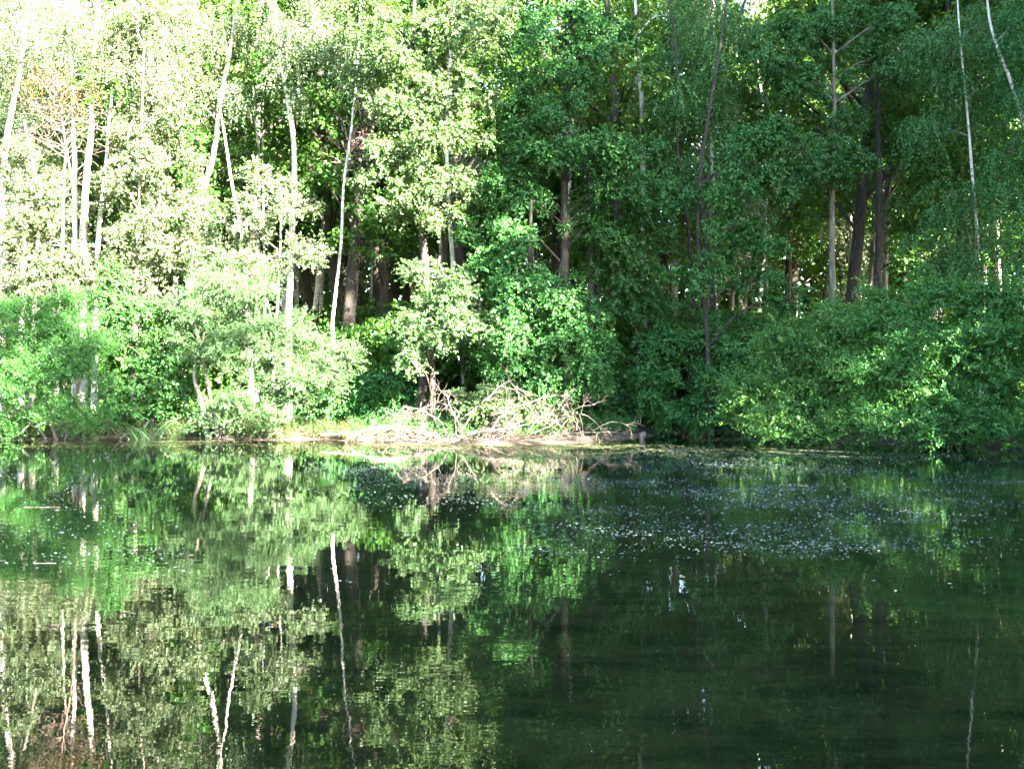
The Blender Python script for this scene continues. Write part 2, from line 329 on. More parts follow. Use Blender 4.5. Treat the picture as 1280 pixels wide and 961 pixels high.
# ------------------------------------------------------------------ trees built to the photograph
SHOOT = dict(KINDS['shrub'], m=22, L=1.15, droop=.28)
def build_tree(name, label, cat, kind, D, trunks, clumps, bark='dark_bark', rad=.12, seed=1, dens=1.0, twig_r=.012, group=None, extra=None, crown_mat=None, base_px=None):
    """trunks: list of pixel paths from the foot up [(px,py),...] at distance D; clumps: (px,py,dD,rx_px,ry_px)"""
    rng = np.random.default_rng(seed)
    k = dict(KINDS[kind])
    paths = []
    for tr in trunks:
        w = [P(a[0], a[1], D + (a[2] if len(a) > 2 else 0)) for a in tr]
        g0 = w[0].copy(); foot = gz1(g0[0], g0[1])
        if g0[2] > foot + .3:
            sl = (w[1] - w[0]) / max(.3, abs(w[1][2] - w[0][2])) * .35
            b = w[0] - sl * (g0[2] - foot); b[2] = gz1(b[0], b[1]) - .12; w = [b] + w
        else: w[0][2] = foot - .12
        paths.append(spline(w, max(10, 5 * len(w))))
    base = paths[0][0].copy(); base[2] += .12
    root = thing(name, base, label, cat, group)
    tb = Tubes()
    for j, pt in enumerate(paths):
        r0 = rad if j == 0 else rad * .75
        if isinstance(rad, (list, tuple)): r0 = rad[j]
        f = np.linspace(0, 1, len(pt))
        wv = rng.normal(0, r0 * .42, pt.shape); wv[0] = 0; wv[:, 2] = 0
        wv = np.cumsum(wv, 0) * .5
        pt += wv * (1 - f[:, None]) * .6
        tb.add(pt, r0 * (1 - .72 * f) + r0 * .35 * np.exp(-f * 22), 10)
    link('trunk', tb.mesh('trunk', M[bark], base), root)
    LV = []; LQ = []; LW = []; nv = 0; bark2 = bark if bark != 'birch_bark' else 'grey_bark'
    allp = np.concatenate(paths)
    for (px, py, dD, rx, ry) in clumps:
        Dc = D + dD; c = P(px, py, Dc); ks = .86 if kind == 'alder' else 1; r = np.array([rx / F * Dc, rx / F * Dc * .8, ry / F * Dc]) * ks
        gcz = gz1(c[0], c[1]); c[2] = max(c[2], gcz + r[2] * .55)
        O, Dr, od, sub = clump_sprigs(rng, c, r, k, dens)
        keep = O[:, 2] > gcz + .08
        V, Q, val = sprig_leaves(rng, O[keep], Dr[keep], k, od[keep])
        LV.append(V); LQ.append(Q + nv); LW.append(val); nv += len(V)
        if kind == 'shrub':
            ns = 26; so_ = sub[rng.integers(0, len(sub), ns)] + rng.normal(0, .1, (ns, 3))
            sd_ = nrm(np.array([-.75, -.35, .6]) + rng.normal(0, .22, (ns, 3)))
            so_[:, 2] = np.maximum(so_[:, 2], gcz + .15)
            V, Q, val = sprig_leaves(rng, so_, sd_, SHOOT, sd_)
            LV.append(V); LQ.append(Q + nv); LW.append(np.clip(val * .6 + .4, 0, 1)); nv += len(V)
        # the limb that carries this bough, and its side shoots
        hd = np.linalg.norm(allp[:, :2] - c[:2], axis=1)
        score = np.abs(allp[:, 2] - (c[2] - .45 * hd - .2)) + hd * .8
        a = allp[np.argmin(score)]
        mid = (a + c) / 2 + UP * .12 * np.linalg.norm(c - a) + rng.normal(0, .12, 3)
        ln = np.linalg.norm(c - a); lb = Tubes(); r0 = np.clip(.012 + .010 * ln + .008 * r.mean(), .012, .07)
        br = spline([a, mid, c], 9); lb.add(br, np.linspace(r0, r0 * .45, 9), 5)
        for q in sub[rng.permutation(len(sub))[:max(4, len(sub) * 2 // 3)]]:
            s0 = br[rng.integers(4, 9)]
            mm = (s0 + q) / 2 + rng.normal(0, .08, 3)
            lb.add(spline([s0, mm, q + (q - s0) * .15], 5), np.linspace(twig_r, .003, 5), 3)
        link('branch', lb.mesh('branch', M[bark2], base), root)
    if extra is not None:
        lb = Tubes(); extra(lb, rng, paths)
        link('bare_twigs', lb.mesh('bare_twigs', M['pink_twig'], base), root)
    if clumps:
        link('crown', mesh_from('crown', np.concatenate(LV) - base, np.concatenate(LQ), M[crown_mat or k['mat']], np.concatenate(LW)), root)
    return root

# --- lit wall on the left
build_tree('birch', 'white birch stem leaning at the left edge of the photo with pale leaves above', 'birch', 'birch', 36,
    [[(2, 300), (5, 190), (24, 90), (34, 20), (38, -40)]],
    [(20, 215, 0, 36, 26), (60, 30, -1, 52, 45), (10, 20, 1, 45, 50), (40, 120, 1, 30, 22)], 'birch_bark', .14, 21, dens=.8)
build_tree('birch', 'thick white birch with the brightest straight stem in the left group of stems', 'birch', 'birch', 37,
    [[(104, 340), (106, 250), (113, 150), (118, 60), (128, -40)]],
    [(150, 40, 0, 55, 45), (95, 30, 1, 48, 38), (160, 125, 0, 42, 32)], 'birch_bark', .17, 22, dens=.8)
build_tree('birch', 'slimmer pinkish white birch just left of the thickest birch stem', 'birch', 'birch', 37.6,
    [[(95, 340), (95, 250), (92, 150), (90, 90), (86, 0)]],
    [(70, 60, 1, 30, 30), (120, 20, 1, 35, 30)], 'birch_bark', .12, 23, dens=.7)
build_tree('birch', 'thin leaning birch just right of the thickest birch stem', 'birch', 'birch', 36.5,
    [[(122, 330), (127, 260), (134, 190), (139, 130), (150, 40)]],
    [(190, 90, 0, 50, 38), (178, 160, 0, 35, 26)], 'birch_bark', .10, 24, dens=.8)
build_tree('birch', 'thin grey birch stem, leftmost of the stems beside the thick birch', 'birch', 'birch', 38,
    [[(74, 360), (78, 300), (80, 215), (88, 140)]], [(60, 250, 1, 38, 30), (85, 190, 1, 20, 20)], 'birch_bark', .08, 25, dens=.7)
build_tree('birch', 'tall birch leaning right with a kinked white stem left of the forked birch crown', 'birch', 'birch', 38,
    [[(236, 330), (246, 265), (264, 195), (276, 115), (290, 45), (298, -30)]],
    [(245, 40, 0, 52, 50), (225, 120, 0, 48, 38), (250, 180, 1, 38, 30), (310, 30, 1, 40, 32), (200, 20, 1, 50, 35)], 'birch_bark', .15, 26)
build_tree('birch', 'birch with a slender stem bending down to the right under the kinked birch', 'birch', 'birch', 37,
    [[(308, 330), (303, 290), (290, 230), (280, 165), (272, 120)]],
    [(300, 110, 0, 28, 18), (270, 265, 0, 30, 24)], 'birch_bark', .09, 27)
build_tree('birch', 'birch with drooping pale curtain of leaves and bright stem at the top of the photo', 'birch', 'birch', 36,
    [[(362, 360), (368, 190), (352, 80), (345, 20), (342, -40)]],
    [(385, 30, 0, 40, 45), (372, 95, 0, 26, 32), (400, 10, -.5, 30, 40), (335, 15, 1, 20, 25)], 'birch_bark', .13, 28, dens=1.2)
build_tree('birch', 'pair of narrow birch stems standing against the dark gap left of centre', 'birch', 'birch', 40,
    [[(322, 330), (324, 200), (318, 140), (312, 50)], [(330, 330), (328, 180), (330, 90)]],
    [(320, 60, 0, 30, 28)], 'birch_bark', .08, 29, dens=.7)
build_tree('birch', 'dense pale leafy birch filling the wall of leaves beyond the dark bush', 'birch', 'oak', 35,
    [[(40, 470), (45, 350), (48, 250), (30, 150)]],
    [(30, 250, 0, 50, 42), (75, 300, 0, 45, 36), (20, 320, -.5, 45, 40), (30, 200, .5, 40, 28), (60, 350, 0, 45, 30), (10, 380, 0, 30, 30), (105, 350, .5, 32, 26)], 'grey_bark', .12, 30, crown_mat='birch_leaf')
build_tree('young_tree', 'bright pale leafy young tree between the thick birch and the kinked birch', 'tree', 'oak', 35.5,
    [[(168, 480), (172, 330), (176, 210), (180, 60)]],
    [(170, 245, 0, 46, 36), (205, 205, 0, 42, 30), (165, 190, .5, 36, 26), (210, 285, -.5, 42, 34), (160, 310, 0, 36, 30), (195, 350, 0, 42, 28),
     (150, 80, .8, 38, 30), (205, 140, .5, 36, 26), (240, 320, 0, 34, 26), (185, 30, 1, 44, 30), (235, 245, .8, 24, 26)], 'grey_bark', .10, 31, crown_mat='birch_leaf')
build_tree('young_tree', 'pale leafy young tree with flat spray of leaves above the grey willow bush', 'tree', 'oak', 34.5,
    [[(340, 500), (345, 400), (350, 300), (352, 240)]],
    [(345, 320, -.5, 58, 22), (345, 265, 0, 46, 24), (385, 310, -.8, 30, 18), (330, 225, .5, 34, 20), (375, 250, .3, 26, 22), (310, 290, 0, 28, 22), (270, 330, 0, 36, 24)], 'grey_bark', .08, 32, crown_mat='birch_leaf')
# thin white birch by the shade edge with dead twigs
def dead_twigs(cx, cy, spread, n, D):
    def f(lb, rng, paths):
        for _ in range(n):
            t = P(cx + rng.normal(0, spread * .3), cy + rng.normal(0, spread * .3), D)
            pp = paths[0]; a = pp[np.argmin(np.abs(pp[:, 2] - t[2] + .3))]
            d = nrm(nrm(t - a) + rng.normal(0, .35, 3) + UP * .15)
            L = rng.uniform(.6, 1.9)
            lb.add(spline([a, a + d * L * .5 + rng.normal(0, .1, 3), a + d * L + rng.normal(0, .2, 3) - UP * .25 * L], 6), np.linspace(.014, .003, 6), 3)
            for _ in range(5):
                s = a + d * L * rng.uniform(.3, 1); e = s + nrm(d + rng.normal(size=3)) * rng.uniform(.2, .6)
                lb.add(spline([s, (s + e) / 2 + rng.normal(0, .04, 3), e], 4), np.linspace(.007, .002, 4), 3)
    return f
build_tree('birch', 'slender white birch stem standing in front of the dark gap left of the big alder', 'birch', 'birch', 35,
    [[(416, 430), (415, 395), (425, 310), (429, 235), (440, 150), (448, 60), (452, -40)]],
    [(440, 60, 0, 26, 26), (452, 100, .5, 20, 18)], 'birch_bark', .075, 33, extra=dead_twigs(447, 175, 60, 26, 35))
build_tree('dead_tree', 'half dead tree with bare pinkish twigs and a few orange leaves at upper left', 'tree', 'birch', 35.5,
    [[(96, 400), (92, 250), (82, 180), (72, 110)]],
    [(60, 85, 0, 30, 18), (100, 110, 0, 24, 16), (40, 100, 0, 20, 14)], 'pink_twig', .06, 34, extra=dead_twigs(82, 150, 110, 60, 35.5), crown_mat='autumn_leaf', dens=.35)

# --- big lit alder left of centre
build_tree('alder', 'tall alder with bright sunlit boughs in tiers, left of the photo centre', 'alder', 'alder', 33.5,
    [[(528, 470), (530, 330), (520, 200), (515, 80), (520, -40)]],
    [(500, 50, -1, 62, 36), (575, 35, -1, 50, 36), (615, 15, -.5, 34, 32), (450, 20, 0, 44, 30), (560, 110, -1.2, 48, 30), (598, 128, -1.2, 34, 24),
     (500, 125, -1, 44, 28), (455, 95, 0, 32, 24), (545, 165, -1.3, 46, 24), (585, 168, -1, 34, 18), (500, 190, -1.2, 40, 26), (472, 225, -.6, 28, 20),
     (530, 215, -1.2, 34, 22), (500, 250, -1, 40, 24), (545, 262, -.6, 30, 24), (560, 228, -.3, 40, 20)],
    'dark_bark', .19, 41, crown_mat='sunlit_alder_leaf')
# --- lower alder leaning over the brush
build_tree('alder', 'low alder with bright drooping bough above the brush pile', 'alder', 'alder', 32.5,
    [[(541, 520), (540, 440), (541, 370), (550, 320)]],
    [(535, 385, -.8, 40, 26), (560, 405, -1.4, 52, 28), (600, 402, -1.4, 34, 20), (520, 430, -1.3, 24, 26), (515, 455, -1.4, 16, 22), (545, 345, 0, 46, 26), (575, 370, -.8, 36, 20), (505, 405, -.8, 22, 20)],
    'dark_bark', .13, 42, crown_mat='sunlit_alder_leaf')
build_tree('alder', 'broad dark green alder bulging over the water right of the brush pile', 'alder', 'alder', 32.5,
    [[(672, 520), (668, 420), (662, 330), (664, 250)]],
    [(655, 320, -.6, 36, 34), (690, 370, -1.2, 48, 32), (640, 375, -1.2, 40, 30), (715, 390, -1, 36, 28), (655, 425, -1.6, 46, 32), (710, 440, -1.4, 44, 34), (735, 475, -1.2, 30, 32),
     (690, 485, -1.4, 44, 26), (625, 455, -1.2, 38, 28), (620, 345, -.4, 34, 24), (650, 285, 0, 32, 22), (740, 425, -.6, 30, 26), (635, 490, -.8, 36, 20), (600, 330, .2, 30, 22)],
    'dark_bark', .16, 43)
# --- shaded alders middle and right
build_tree('alder', 'tall alder with shaded bluish green boughs near the photo centre', 'alder', 'alder', 35,
    [[(708, 470), (708, 340), (706, 240), (712, 120), (715, -30)]],
    [(700, 30, 0, 55, 34), (740, 80, -.5, 46, 32), (665, 90, 0, 44, 34), (700, 130, -.8, 44, 26), (640, 150, 0, 40, 28), (675, 195, -.8, 50, 26), (735, 185, -1, 52, 28),
     (760, 205, -1, 40, 24), (805, 185, .6, 34, 20), (815, 225, .4, 34, 24), (800, 262, .5, 34, 20), (625, 225, -.4, 44, 28), (650, 245, -.5, 40, 22), (600, 285, -.2, 38, 24), (770, 250, -.4, 44, 24), (730, 285, 0, 32, 20), (640, 40, .5, 40, 34), (765, 40, 1, 34, 30)],
    'dark_bark', .21, 44)
build_tree('alder', 'slim dark stemmed alder with a leafy fork in the shade just right of centre', 'alder', 'alder', 36,
    [[(738, 460), (740, 300), (736, 225), (728, 150)]],
    [(790, 305, -.4, 46, 26), (750, 330, 0, 38, 20), (830, 290, 0, 34, 22), (800, 345, 0, 38, 22), (760, 290, .3, 24, 18)],
    'dark_bark', .14, 45)
build_tree('alder', 'shaded alder with rounded green boughs in tiers, right of the pale dead stem', 'alder', 'alder', 34,
    [[(885, 480), (882, 400), (872, 290), (880, 180), (900, 60), (915, -50)]],
    [(935, 180, -1, 44, 28), (985, 175, -.8, 36, 28), (925, 235, -1.4, 46, 32), (975, 225, -1, 38, 28), (920, 285, -1.2, 40, 26), (960, 295, -1, 34, 30), (905, 325, -.8, 36, 22), (860, 350, -.4, 38, 22), (950, 350, -.6, 28, 26), (985, 375, -.4, 30, 22), (850, 250, 0, 28, 22)],
    'dark_bark', .10, 46)
build_tree('alder', 'tall shaded alder with wide dark boughs across the upper right', 'alder', 'alder', 36,
    [[(1043, 470), (1043, 360), (1042, 250), (1044, 150), (1040, -30)]],
    [(960, 70, -.5, 46, 32), (1000, 40, 0, 48, 28), (1060, 30, 0, 52, 30), (1085, 75, -.3, 40, 26), (1000, 105, -.5, 40, 24), (1110, 25, 0, 36, 28), (1045, 190, -1, 40, 24), (1020, 215, -.8, 40, 24), (1075, 205, -1, 36, 22), (1065, 150, -.4, 30, 18), (1130, 90, .3, 28, 24)],
    'grey_bark', .16, 47)
build_tree('woodland_tree', 'thick trunked tree with one sunlit edge rising from the right hand bushes', 'tree', 'oak', 38,
    [[(1095, 470), (1095, 350), (1096, 250), (1097, 130), (1100, -30)]],
    [(1130, 150, 0, 34, 24), (1150, 200, 0, 34, 24), (1060, -10, 0, 50, 26), (1140, -10, 0, 50, 30), (1140, 260, 0, 30, 24)],
    'dark_bark', .22, 48)
build_tree('alder', 'low spreading shaded alder in the dark gap between the brush pile and the trailing bush', 'alder', 'alder', 36.5,
    [[(800, 520), (798, 440), (790, 380)]],
    [(775, 390, 0, 44, 24), (820, 385, 0, 40, 24), (755, 430, 0, 36, 26), (800, 440, .3, 44, 28), (770, 480, 0, 40, 26), (815, 500, .2, 34, 22), (860, 385, 0, 34, 20), (930, 410, .3, 40, 20), (780, 350, .4, 36, 20), (975, 420, .5, 34, 20), (750, 510, 0, 30, 18)],
    'dark_bark', .12, 53)
build_tree('woodland_tree', 'pale grey stem standing bare against the light at the top right of centre', 'tree', 'birch', 37.6,
    [[(806, 420), (803, 165), (799, 90), (795, 20), (793, -40)]],
    [(840, 20, 1, 30, 30), (770, -10, 1, 40, 20)], 'pale_bark', .13, 49, dens=.7, crown_mat='alder_leaf')
build_tree('birch', 'curved dark birch with hanging fine foliage beside the pale bare stem', 'birch', 'birch', 36,
    [[(893, 380), (880, 270), (873, 230), (885, 150), (893, 100), (925, 20), (940, -30)], [(868, 400), (862, 300), (848, 200), (845, 60), (835, 0)]],
    [(890, 90, 0, 36, 46), (850, 120, .5, 34, 46), (900, 30, 0, 36, 34), (860, 200, .5, 32, 34), (840, 50, 1, 30, 34), (895, 160, .5, 26, 30)], 'dark_bark', .12, 50, dens=.9, crown_mat='alder_leaf')
build_tree('birch', 'birch with white patched stem hung with fine leaves, near the right edge', 'birch', 'birch', 33,
    [[(1226, 420), (1222, 290), (1216, 215), (1209, 130), (1200, 40), (1195, -40)]],
    [(1180, 60, 0, 36, 44), (1215, 110, 0, 36, 40), (1165, 150, .5, 30, 34), (1180, 240, 0, 36, 34), (1220, 300, -.5, 40, 30), (1160, 310, 0, 36, 28), (1235, 30, .5, 36, 36), (1190, 330, -.5, 44, 24)], 'birch_bark', .07, 51, crown_mat='alder_leaf')
build_tree('birch', 'birch leaning left with white upper stem at the right edge of the photo', 'birch', 'birch', 32,
    [[(1300, 420), (1296, 240), (1280, 155), (1262, 100), (1240, 40), (1232, -20)]],
    [(1260, 60, 0, 32, 44), (1265, 190, -.4, 36, 34), (1255, 250, -.4, 40, 34), (1275, 310, -.8, 36, 30), (1290, 110, 0, 30, 36), (1290, 20, .5, 34, 34)], 'birch_bark', .10, 52, crown_mat='alder_leaf')

# --- shrubs along the waterline
build_tree('willow_bush', 'big silvery green willow bush on the sunlit left bank', 'bush', 'willow', 32.4,
    [[(262, 545), (250, 500), (243, 460), (262, 400)], [(270, 545), (300, 480), (340, 400)], [(275, 546), (250, 430), (240, 390)], [(280, 546), (330, 500), (380, 440)]],
    [(270, 380, 0, 44, 32), (320, 395, -.4, 42, 32), (250, 430, 0, 34, 30), (300, 445, -.8, 44, 34), (360, 420, -.6, 40, 28), (400, 440, -.8, 34, 28), (350, 470, -1, 44, 30), (400, 480, -.9, 28, 28),
     (270, 525, -.9, 26, 20), (310, 505, -1, 34, 24), (360, 515, -1, 34, 20), (285, 345, .4, 30, 18), (425, 455, -.8, 18, 16), (325, 360, .4, 30, 20), (240, 375, .6, 26, 22)],
    'grey_bark', .09, 61, twig_r=.012, dens=1.35)
build_tree('willow_bush', 'dark green bush with pale lower stems at the far left of the bank', 'bush', 'willow', 32.2,
    [[(72, 548), (60, 510), (50, 470), (40, 420)], [(80, 548), (95, 500), (110, 440)], [(60, 548), (30, 500), (15, 440)]],
    [(30, 400, 0, 38, 30), (75, 390, 0, 36, 26), (110, 420, 0, 28, 30), (20, 440, -.4, 36, 30), (65, 440, -.6, 40, 32), (40, 485, -.7, 40, 26), (90, 480, -.8, 36, 30), (110, 510, -.8, 26, 26), (75, 520, -.9, 22, 20), (-10, 470, 0, 36, 40), (10, 520, -.3, 26, 18)],
    'grey_bark', .06, 62, dens=1.5, crown_mat='shrub_leaf')
build_tree('alder_bush', 'round leaved green bush in the hollow between the dark bush and the silvery willow', 'bush', 'alder', 33.6,
    [[(180, 540), (178, 480), (175, 400)], [(185, 540), (205, 470), (215, 420)]],
    [(140, 385, 0, 36, 26), (185, 395, 0, 36, 28), (150, 430, -.3, 36, 26), (200, 440, -.4, 36, 28), (160, 470, -.4, 36, 26), (210, 480, -.3, 32, 24), (170, 505, -.2, 34, 18), (225, 400, 0, 26, 24), (130, 350, .4, 34, 22), (225, 510, 0, 24, 18)],
    'dark_bark', .05, 63)
build_tree('alder_bush', 'low dark bush between the silvery willow and the brush pile', 'bush', 'alder', 33.6,
    [[(470, 540), (468, 510), (462, 480)], [(478, 540), (492, 505)]],
    [(450, 490, 0, 30, 18), (485, 478, .3, 32, 20), (440, 518, -.2, 26, 14), (475, 515, -.3, 34, 15), (515, 500, .2, 28, 16), (500, 524, -.2, 26, 10), (420, 505, .2, 22, 16)],
    'dark_bark', .04, 68)
build_tree('alder_bush', 'dense green bush trailing over the water just right of the brush pile', 'bush', 'alder', 35,
    [[(868, 535), (862, 480), (855, 420)], [(878, 535), (890, 480), (905, 430)]],
    [(850, 430, 0, 44, 28), (900, 410, 0, 34, 26), (820, 455, -.4, 34, 24), (865, 470, -.8, 44, 28), (910, 460, -.5, 36, 28), (830, 500, -.8, 34, 24), (880, 508, -1, 38, 20), (925, 500, -.6, 30, 24), (845, 522, -1, 26, 12), (880, 435, -.4, 34, 24), (805, 480, -.2, 20, 22), (880, 530, -1.4, 34, 9), (925, 530, -1.4, 30, 9), (835, 532, -.9, 26, 8)],
    'dark_bark', .07, 64)
build_tree('leafy_bush', 'feathery green bush with arching shoots in front of the tree trunks on the right', 'bush', 'shrub', 30.5,
    [[(1010, 535), (1000, 480), (985, 430)], [(1020, 535), (1040, 470), (1055, 410)], [(1000, 535), (960, 490)]],
    [(975, 445, 0, 38, 28), (1020, 430, 0, 38, 28), (1060, 405, 0, 38, 28), (950, 490, -.5, 36, 24), (1000, 480, -.7, 44, 30), (1050, 460, -.7, 44, 34), (1030, 515, -1, 40, 20), (980, 520, -.8, 36, 16), (1090, 430, -.3, 36, 32), (1085, 490, -.9, 38, 30), (930, 520, -.3, 24, 14), (960, 535, -1.6, 34, 10), (1020, 538, -1.7, 36, 10), (1075, 530, -1.8, 34, 14)],
    'dark_bark', .05, 65)
build_tree('leafy_bush', 'largest leafy green bush hanging over the dark water at the right edge', 'bush', 'shrub', 28.5,
    [[(1180, 545), (1170, 480), (1150, 400)], [(1190, 545), (1210, 470), (1225, 400)], [(1200, 545), (1270, 480)]],
    [(1090, 395, 1, 36, 24), (1130, 385, .6, 40, 26), (1180, 390, .3, 42, 26), (1235, 385, .3, 42, 26), (1285, 390, .3, 36, 28), (1130, 430, -.2, 42, 28), (1185, 435, -.5, 44, 30), (1240, 430, -.6, 44, 32), (1290, 440, -.6, 34, 34),
     (1120, 475, -.6, 40, 30), (1170, 485, -1, 42, 30), (1225, 485, -1, 42, 32), (1275, 490, -1, 38, 32), (1140, 520, -1, 34, 20), (1100, 520, -.5, 30, 18), (1195, 525, -1.1, 30, 18), (1250, 530, -1.1, 36, 18), (1210, 542, -1.7, 26, 14), (1160, 540, -1.9, 30, 12), (1265, 548, -1.9, 36, 12), (1110, 542, -1.6, 26, 10)],
    'dark_bark', .06, 66)
build_tree('bush', 'small bright green bush growing up through the brush pile', 'bush', 'alder', 31.2,
    [[(610, 545), (608, 520), (600, 495)], [(620, 545), (650, 520)]],
    [(600, 505, -.3, 30, 14), (640, 500, -.3, 30, 14), (625, 519, -.5, 38, 12), (590, 518, -.4, 22, 11), (668, 513, -.3, 30, 12), (695, 519, -.2, 20, 9), (578, 498, -.2, 16, 9), (614, 489, -.2, 24, 9), (654, 493, -.2, 20, 9)],
    'dark_bark', .03, 67, dens=1.3, crown_mat='sunlit_alder_leaf')

# ------------------------------------------------------------------ the wood behind: a few kinds, copied
def wood_tree(name, cat, kind, h, tr, bark, n_cl, cr, z0, seed, lean=.03):
    rng = np.random.default_rng(seed); k = KINDS[kind]
    root = thing(name, (0, 0, 0), 'x', cat)
    tb = Tubes(); top = np.array([rng.normal(0, lean * h), rng.normal(0, lean * h), h])
    mid = top * .5 + np.array([rng.normal(0, .35), rng.normal(0, .35), 0])
    pt = spline([(0, 0, -.25), mid, top], 22); f = np.linspace(0, 1, 22)
    tb.add(pt, tr * (1 - .8 * f) + tr * .4 * np.exp(-f * 25), 9)
    me_t = tb.mesh('trunk', M[bark]); link('trunk', me_t, root)
    lb = Tubes(); LV = []; LQ = []; LW = []; nv = 0
    for j in range(n_cl):
        z = z0 + (h - z0) * (j + rng.uniform(0, 1)) / n_cl
        a = rng.uniform(0, 2 * math.pi); q = (z - z0) / (h - z0)
        rr = cr * (.35 + .65 * math.sin(math.pi * min(1, .25 + .75 * q))) * rng.uniform(.3, 1)
        ax = pt[int(min(21, z / h * 21))]
        c = ax + np.array([math.cos(a) * rr, math.sin(a) * rr, 0]); c[2] = z
        r = np.array([1, 1, .6]) * rng.uniform(.7, 1.35) * (cr / 3.2)
        O, Dr, od, sub = clump_sprigs(rng, c, r, k, 1.0)
        V, Q, val = sprig_leaves(rng, O, Dr, k, od); LV.append(V); LQ.append(Q + nv); LW.append(val); nv += len(V)
        s = pt[int(min(21, max(0, z - .5 * rr) / h * 21))]
        br = spline([s, (s + c) / 2 + UP * .15 * rr, c], 7); lb.add(br, np.linspace(.03 + .01 * rr, .015, 7), 4)
        for q2 in sub[:4]: lb.add(np.array([br[5], q2]), [.012, .004], 3)
    link('branches', lb.mesh('branches', M[bark if bark != 'birch_bark' else 'grey_bark']), root)
    link('crown', mesh_from('crown', np.concatenate(LV), np.concatenate(LQ), M[k['mat']], np.concatenate(LW)), root)
    return root

def wood_bush(name, kind, cr, hh, seed):
    rng = np.random.default_rng(seed); k = KINDS[kind]
    root = thing(name, (0, 0, 0), 'x', 'bush')
    lb = Tubes(); LV = []; LQ = []; LW = []; nv = 0
    for j in range(9):
        a = rng.uniform(0, 6.28); rr = cr * rng.uniform(.1, .8); z = hh * rng.uniform(.25, .85)
        c = np.array([math.cos(a) * rr, math.sin(a) * rr, z]); r = np.array([.8, .8, .55]) * cr / 1.8 * rng.uniform(.7, 1.2)
        O, Dr, od, sub = clump_sprigs(rng, c, r, k, 1.0); kp = O[:, 2] > .05
        V, Q, val = sprig_leaves(rng, O[kp], Dr[kp], k, od[kp]); LV.append(V); LQ.append(Q + nv); LW.append(val); nv += len(V)
        lb.add(spline([(rng.normal(0, .1), rng.normal(0, .1), -.1), c * np.array([.4, .4, .5]), c], 6), np.linspace(.03, .012, 6), 4)
    link('stems', lb.mesh('stems', M['dark_bark']), root)
    link('foliage', mesh_from('foliage', np.concatenate(LV), np.concatenate(LQ), M[k['mat']], np.concatenate(LW)), root)
    return root

protos = {
    'dark0': wood_tree('woodland_tree', 'tree', 'far', 18, .20, 'dark_bark', 26, 3.2, 5.5, 101),
    'dark1': wood_tree('woodland_tree', 'tree', 'far', 16, .15, 'grey_bark', 20, 2.8, 6.5, 102),
    'dark2': wood_tree('woodland_tree', 'tree', 'far', 20, .24, 'dark_bark', 30, 3.6, 7.0, 103),
    'tall0': wood_tree('woodland_tree', 'tree', 'far', 20, .22, 'dark_bark', 26, 3.2, 9.6, 106),
    'birch0': wood_tree('birch', 'birch', 'farbirch', 17, .12, 'birch_bark', 18, 2.2, 5.0, 104, .05),
    'birch1': wood_tree('birch', 'birch', 'farbirch', 18, .10, 'birch_bark', 14, 2.0, 7.5, 105, .06),
    'bush0': wood_bush('undergrowth_bush', 'far', 2.0, 3.0, 111),
    'bush1': wood_bush('undergrowth_bush', 'far', 1.6, 2.2, 112),
}
used = set()
def place(key, x, y, rz, s, label, group):
    src = protos[key]
    if key not in used: used.add(key); o = src
    else:
        o = src.copy(); COL.objects.link(o)
        for ch in src.children:
            c = ch.copy(); COL.objects.link(c); c.parent = o
    o.location = (x, y, gz1(x, y)); o.rotation_euler = (0, 0, rz); o.scale = (s, s, s)
    o['label'] = label; o['group'] = group
    return o

def side(x, y):
    px = 640 + x / y * F
    if px < 430: return 'left'
    return 'middle' if px < 850 else 'right'

SECT = [(110, 'the dark left bush'), (240, 'the hollow in the left bank'), (340, 'the silvery willow bush'), (440, 'the gap right of the willow'), (540, 'the tall lit alder'),
        (640, 'the left half of the brush pile'), (740, 'the right half of the brush pile'), (830, 'the mud spit and stump'), (930, 'the trailing waterside bush'),
        (1040, 'the feathery arching bush'), (1130, 'the gap between the right bushes'), (9999, 'the largest right bush')]
WORDS = ['', 'first', 'second', 'third', 'fourth', 'fifth', 'sixth', 'seventh', 'eighth', 'ninth', 'tenth', 'eleventh', 'twelfth']
NUMS = ['', 'one', 'two', 'three', 'four', 'five', 'six', 'seven', 'eight', 'nine', 'ten', 'eleven', 'twelve']
pending = []
def describe(o, sing, plur, near=None):
    x, y = o.location[0], o.location[1]; px = 640 + x / y * F
    lm = near or next(t for lim, t in SECT if px < lim)
    dp = 'close behind' if y < 44 else ('well behind' if y < 58 else 'far behind')
    pending.append((o, px, sing, plur, dp + ' ' + lm))
def write_labels():
    keys = {}
    for e in pending: keys.setdefault((e[2], e[4]), []).append(e)
    for es in keys.values():
        es.sort(key=lambda e: e[1]); n = len(es)
        for k_, e in enumerate(es, 1):
            e[0]['label'] = f'{e[2]} {e[4]}' if n == 1 else f'{WORDS[k_]} from left of {NUMS[n]} {e[3]} {e[4]}'

